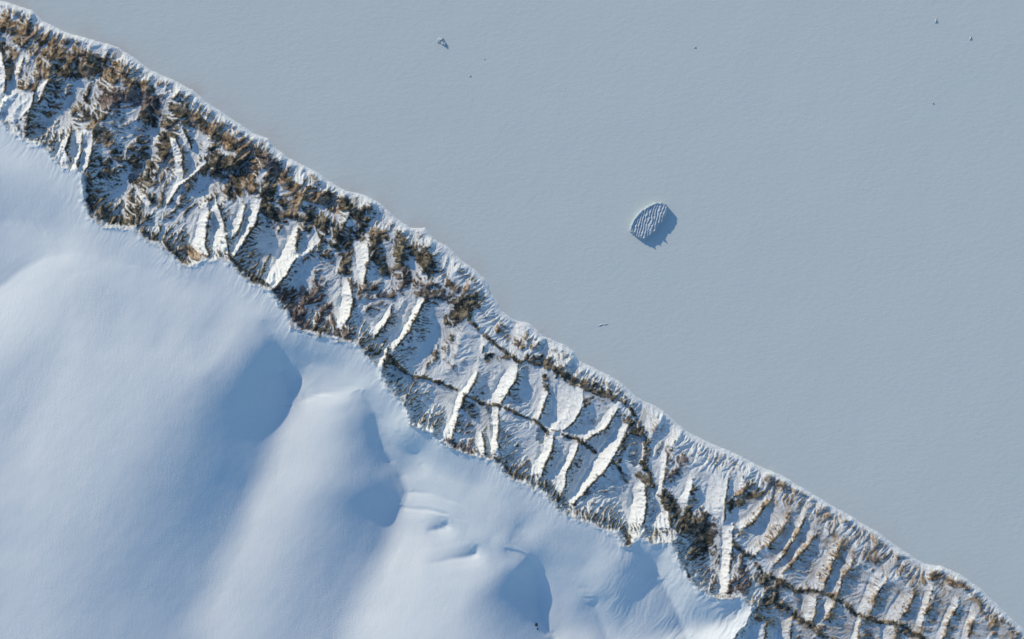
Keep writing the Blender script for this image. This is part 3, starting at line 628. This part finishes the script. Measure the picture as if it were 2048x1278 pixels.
# the tabular iceberg, its top furrowed by crevasses
OUT = [(1259.5,452),(1263,443),(1272,432),(1280,422),(1290,415),(1301,408),(1313,404.5),(1324,405),(1332,409),(1336,419),(1332,433),(1325,444),(1317,452),
       (1311,462),(1300,471),(1291,478),(1282,479),(1272,474),(1264,468),(1259,461)]
bx0, by0 = 1297.0, 441.0
def build_berg():
    h = .9; xs = np.arange(1252, 1344, h); ys = np.arange(398, 486, h); bx, by = np.meshgrid(xs, ys)
    qx = bx+2.4*fbm(bx, by, 9, 3, 300); qy = by+2.4*fbm(bx, by, 9, 3, 301)
    cl = OUT+[OUT[0]]; d, t, sd = polydist(cl, qx, qy)
    ins = np.zeros(bx.shape, bool)
    for k in range(len(OUT)):
        ax, ay = cl[k]; bbx, bby = cl[k+1]
        if ay == bby: continue
        ins ^= ((ay > qy) != (bby > qy)) & (qx < (bbx-ax)*(qy-ay)/(bby-ay)+ax)
    dd = np.where(ins, d, -d)
    # long axis of the furrows, leaning a little to the right towards the top
    a = math.radians(76); u = (bx-bx0)*math.cos(a)-(by-by0)*math.sin(a); w = (bx-bx0)*math.sin(a)+(by-by0)*math.cos(a)
    w = w + 3.4*fbm(u*.7, w, 15, 3, 310)+1.5*fbm(bx, by, 7, 2, 311)
    ph = w/5.3*math.pi*2/1.0*.5*2
    wave = 1-np.abs(np.sin(ph*.5))**.55
    tilt = 0.05*((bx-bx0)*.7+(by-by0)*.7*.3)
    top = 12.3 + tilt + 1.1*np.exp(-(dd/4.5)**2)*((bx-bx0)+(by-by0) < 0)
    nw = ss(-2, 8, -(bx-bx0)*.72-(by-by0)*.69+4*fbm(bx, by, 20, 2, 330)); furrow = np.maximum(ss(3.0, 6.5, dd), (1-nw)*ss(.5, 2, dd))*(2.2+1.3*fbm(bx, by, 16, 2, 331))*(np.abs(np.sin(ph*.5))**.8)+(1-nw)*1.2*ss(0, 8, 9-dd)
    pin = 2.8*np.exp(-((bx-1299)**2+(by-471)**2)/6)+3.5*np.exp(-((bx-1309)**2+(by-462)**2)/4)+2.5*np.exp(-((bx-1288)**2+(by-477)**2)/5)
    z = top - furrow - .9*fbm(bx, by, 5, 2, 320) + pin
    z = z*ss(-.4, 2.4, dd) - 3*(1-ss(-2.5, -.2, dd))
    keep = dd > -2.6
    ny, nx = z.shape; idx = -np.ones(z.shape, int); vs = []
    for j in range(ny):
        for i in range(nx):
            if keep[j, i]: idx[j, i] = len(vs); vs.append((bx[j, i]-bx0, by0-by[j, i], z[j, i]))
    side, topf = [], []
    for j in range(ny-1):
        for i in range(nx-1):
            f = (idx[j+1, i], idx[j+1, i+1], idx[j, i+1], idx[j, i])
            if min(f) < 0: continue
            (topf if dd[j:j+2, i:i+2].mean() > 2.2 else side).append(f)
    root = bpy.data.objects.new('iceberg', None); C.objects.link(root); root.location = (bx0-W/2, H/2-by0, 0)
    tag(root, 'large oval iceberg with furrowed crevassed top and blue shadow, frozen into the sea ice', 'iceberg', 'icebergs frozen into the sea ice')
    def sub(name, fs_, m):
        us = sorted({q for f in fs_ for q in f}); mp = {q: k for k, q in enumerate(us)}
        return mesh_obj(name, [vs[q] for q in us], [tuple(mp[q] for q in f) for f in fs_], m, parent=root, smooth=True)
    sub('crevassed_top', topf, m_berg_top); sub('ice_cliff', side, m_berg)
build_berg()

def lump(name, px, py, pts, hgt, m, label, cat, group=None, seed=0, peaks=((0, 0, 1),), z0=0.0, tall=None):
    """a small ragged ice or rock mass: height field over an outline, with steep ragged sides"""
    h = .7; r = max(max(abs(a), abs(b)) for a, b in pts)+2
    xs = np.arange(-r, r+h, h); bx, by = np.meshgrid(xs, xs); cl = list(pts)+[pts[0]]
    qx = bx+.8*fbm(bx+seed*31, by, 4, 2, seed); qy = by+.8*fbm(bx, by+seed*17, 4, 2, seed+1)
    d, t, sd = polydist(cl, qx, qy); ins = np.zeros(bx.shape, bool)
    for k in range(len(pts)):
        ax, ay = cl[k]; bbx, bby = cl[k+1]
        if ay == bby: continue
        ins ^= ((ay > qy) != (bby > qy)) & (qx < (bbx-ax)*(qy-ay)/(bby-ay)+ax)
    dd = np.where(ins, d, -d); pk = sum(c*np.exp(-((bx-a)**2+(by-b)**2)/(r*.42)**2) for a, b, c in peaks)
    z = hgt*ss(-.5, 1.6, dd)*np.clip(pk, .12, 1.4)*(1+.5*fbm(bx, by, 3.5, 2, seed+7)) - 1.5*(1-ss(-1.6, -.2, dd))
    ny, nx = z.shape; idx = -np.ones(z.shape, int); vs = []; fs_ = []
    for j in range(ny):
        for i in range(nx):
            if dd[j, i] > -1.7: idx[j, i] = len(vs); vs.append((bx[j, i], -by[j, i], z[j, i]))
    for j in range(ny-1):
        for i in range(nx-1):
            f = (idx[j+1, i], idx[j+1, i+1], idx[j, i+1], idx[j, i])
            if min(f) >= 0: fs_.append(f)
    o = mesh_obj(name, vs, fs_, m, (px-W/2, H/2-py, z0)); tag(o, label, cat, group); return o
lump('iceberg', 883, 84, [(-8,-6),(-3,-9),(3,-8),(5,-3),(9,1),(10,7),(6,9),(1,6),(-2,3),(-5,4),(-9,0)], 4.6, m_berg,
     'small ragged iceberg alone on the ice at the top, left of the big furrowed iceberg', 'iceberg', 'icebergs frozen into the sea ice', 3, ((-4, -4, .7), (4, 4, 1.0), (2, -6, .5)))
R_G = 'small ridged ice blocks in the sea ice'
lump('ice_block', 1872, 42, [(-2.2,5),(-1.5,0),(0,-5.5),(2.2,-5.5),(1.6,0),(.5,5.5)], 2.6, m_floe, 'thin upright ice shard near the top right corner, nearer the top edge of the two', 'ice block', R_G, 5)
lump('ice_block', 1941, 77, [(-2,4.5),(-1.5,-1),(0,-4),(3.2,-3.5),(1.5,0),(.3,5)], 2.4, m_floe, 'hooked ice shard near the top right corner, close to the right edge', 'ice block', R_G, 6)
lump('ice_block', 1866, 206, [(-1.8,1.8),(-1.5,-1.5),(.6,-2.2),(2.3,0),(1.2,2.3)], 2.0, m_floe, 'tiny ice block alone below the two ice shards at the right', 'ice block', R_G, 7)
lump('ice_block', 1390, 95, [(-2.3,1.6),(-2,-1.4),(.5,-2.2),(2.5,-.6),(1.6,1.9)], 1.7, m_floe, 'tiny ice block above the big furrowed iceberg, at the top edge', 'ice block', R_G, 8)
lump('ice_block', 940, 152, [(-2,1),(-1.4,-1.4),(1,-1.6),(2.2,.4),(.6,1.6)], 1.4, m_floe, 'tiny ice block below and right of the small ragged iceberg', 'ice block', R_G, 9)
lump('ice_block', 969, 118, [(-1.6,1),(-1.2,-1.2),(1,-1.4),(1.8,.4),(.6,1.4)], 1.2, m_floe, 'faint tiny ice block right of the small ragged iceberg', 'ice block', R_G, 10)
lump('pressure_ridge', 1206, 649, [(-10,3.4),(-8,1),(-2,-1.6),(10,-1.4),(9,.9),(0,1.2),(-6,4)], 1.0, m_floe, 'faint low ice ridge below the big furrowed iceberg, beside the coast', 'ice ridge', None, 11, ((-6, 1, 1), (4, 0, 1)))
def dark_rock():
    m, nt, b = mat('dark_basalt'); v = node(nt, 'ShaderNodeTexCoord').outputs['Object']
    nt.links.new(ramp(nt, noise_node(nt, .6, 4, .6, v).outputs['Fac'], [(.3, (.03, .03, .032)), (.7, (.09, .085, .085))]), b.inputs['Base Color']); b.inputs['Roughness'].default_value = .9; return m
m_rock = dark_rock()
def zat(x, y): return float(sample(Z, np.array([x], np.float32), np.array([y], np.float32))[0])
lump('rock_outcrop', 1071, 1251, [(-3,1.6),(-2.6,-2),(0,-3),(3.4,-2.2),(3.2,.8),(.6,3.2)], 2.4, m_rock, 'lone dark rock poking through the shaded snow at the bottom edge', 'rock', 'rocks in the ice cap', 12, z0=zat(1071, 1251)-.2)
lump('rock_outcrop', 1074, 1259, [(-1.4,1.6),(-1,-1.6),(1.2,-1.6),(1.4,1.4)], 1.2, m_rock, 'tiny dark stone just below the lone dark rock', 'rock', 'rocks in the ice cap', 13, z0=zat(1074, 1259)-.1)

# ------------------------------------------------------------------ light, sky, camera
w = bpy.data.worlds.new('World'); bpy.context.scene.world = w; w.use_nodes = True
nt = w.node_tree; bg = nt.nodes['Background']; sk = nt.nodes.new('ShaderNodeTexSky'); sk.sky_type = 'NISHITA'; sk.sun_disc = False
sk.sun_elevation = math.radians(SUN_EL); sk.sun_rotation = math.radians(90-SUN_AZ); sk.altitude = 0; sk.air_density = 1.0; sk.dust_density = 0.0; sk.ozone_density = 3.0
nt.links.new(sk.outputs[0], bg.inputs['Color']); bg.inputs['Strength'].default_value = .15
L = bpy.data.lights.new('sun', 'SUN'); L.energy = 3.5; L.angle = math.radians(.55); L.color = (1.0, .795, .575)
so_ = bpy.data.objects.new('sun', L); C.objects.link(so_)
e, a = math.radians(SUN_EL), math.radians(SUN_AZ)
so_.rotation_euler = Vector((math.cos(e)*math.cos(a), math.cos(e)*math.sin(a), math.sin(e))).to_track_quat('Z', 'Y').to_euler()
cam = bpy.data.cameras.new('camera'); co = bpy.data.objects.new('camera', cam); C.objects.link(co)
D_ = 16000.0; cam.sensor_width = 36; cam.lens = 36*D_/W; cam.clip_start = 100; cam.clip_end = 60000
co.location = (0, 0, D_); bpy.context.scene.camera = co
sc = bpy.context.scene; sc.view_settings.view_transform = 'Standard'; sc.view_settings.look = 'None'; sc.view_settings.exposure = 0; sc.view_settings.gamma = 1
sc.cycles.max_bounces = 5
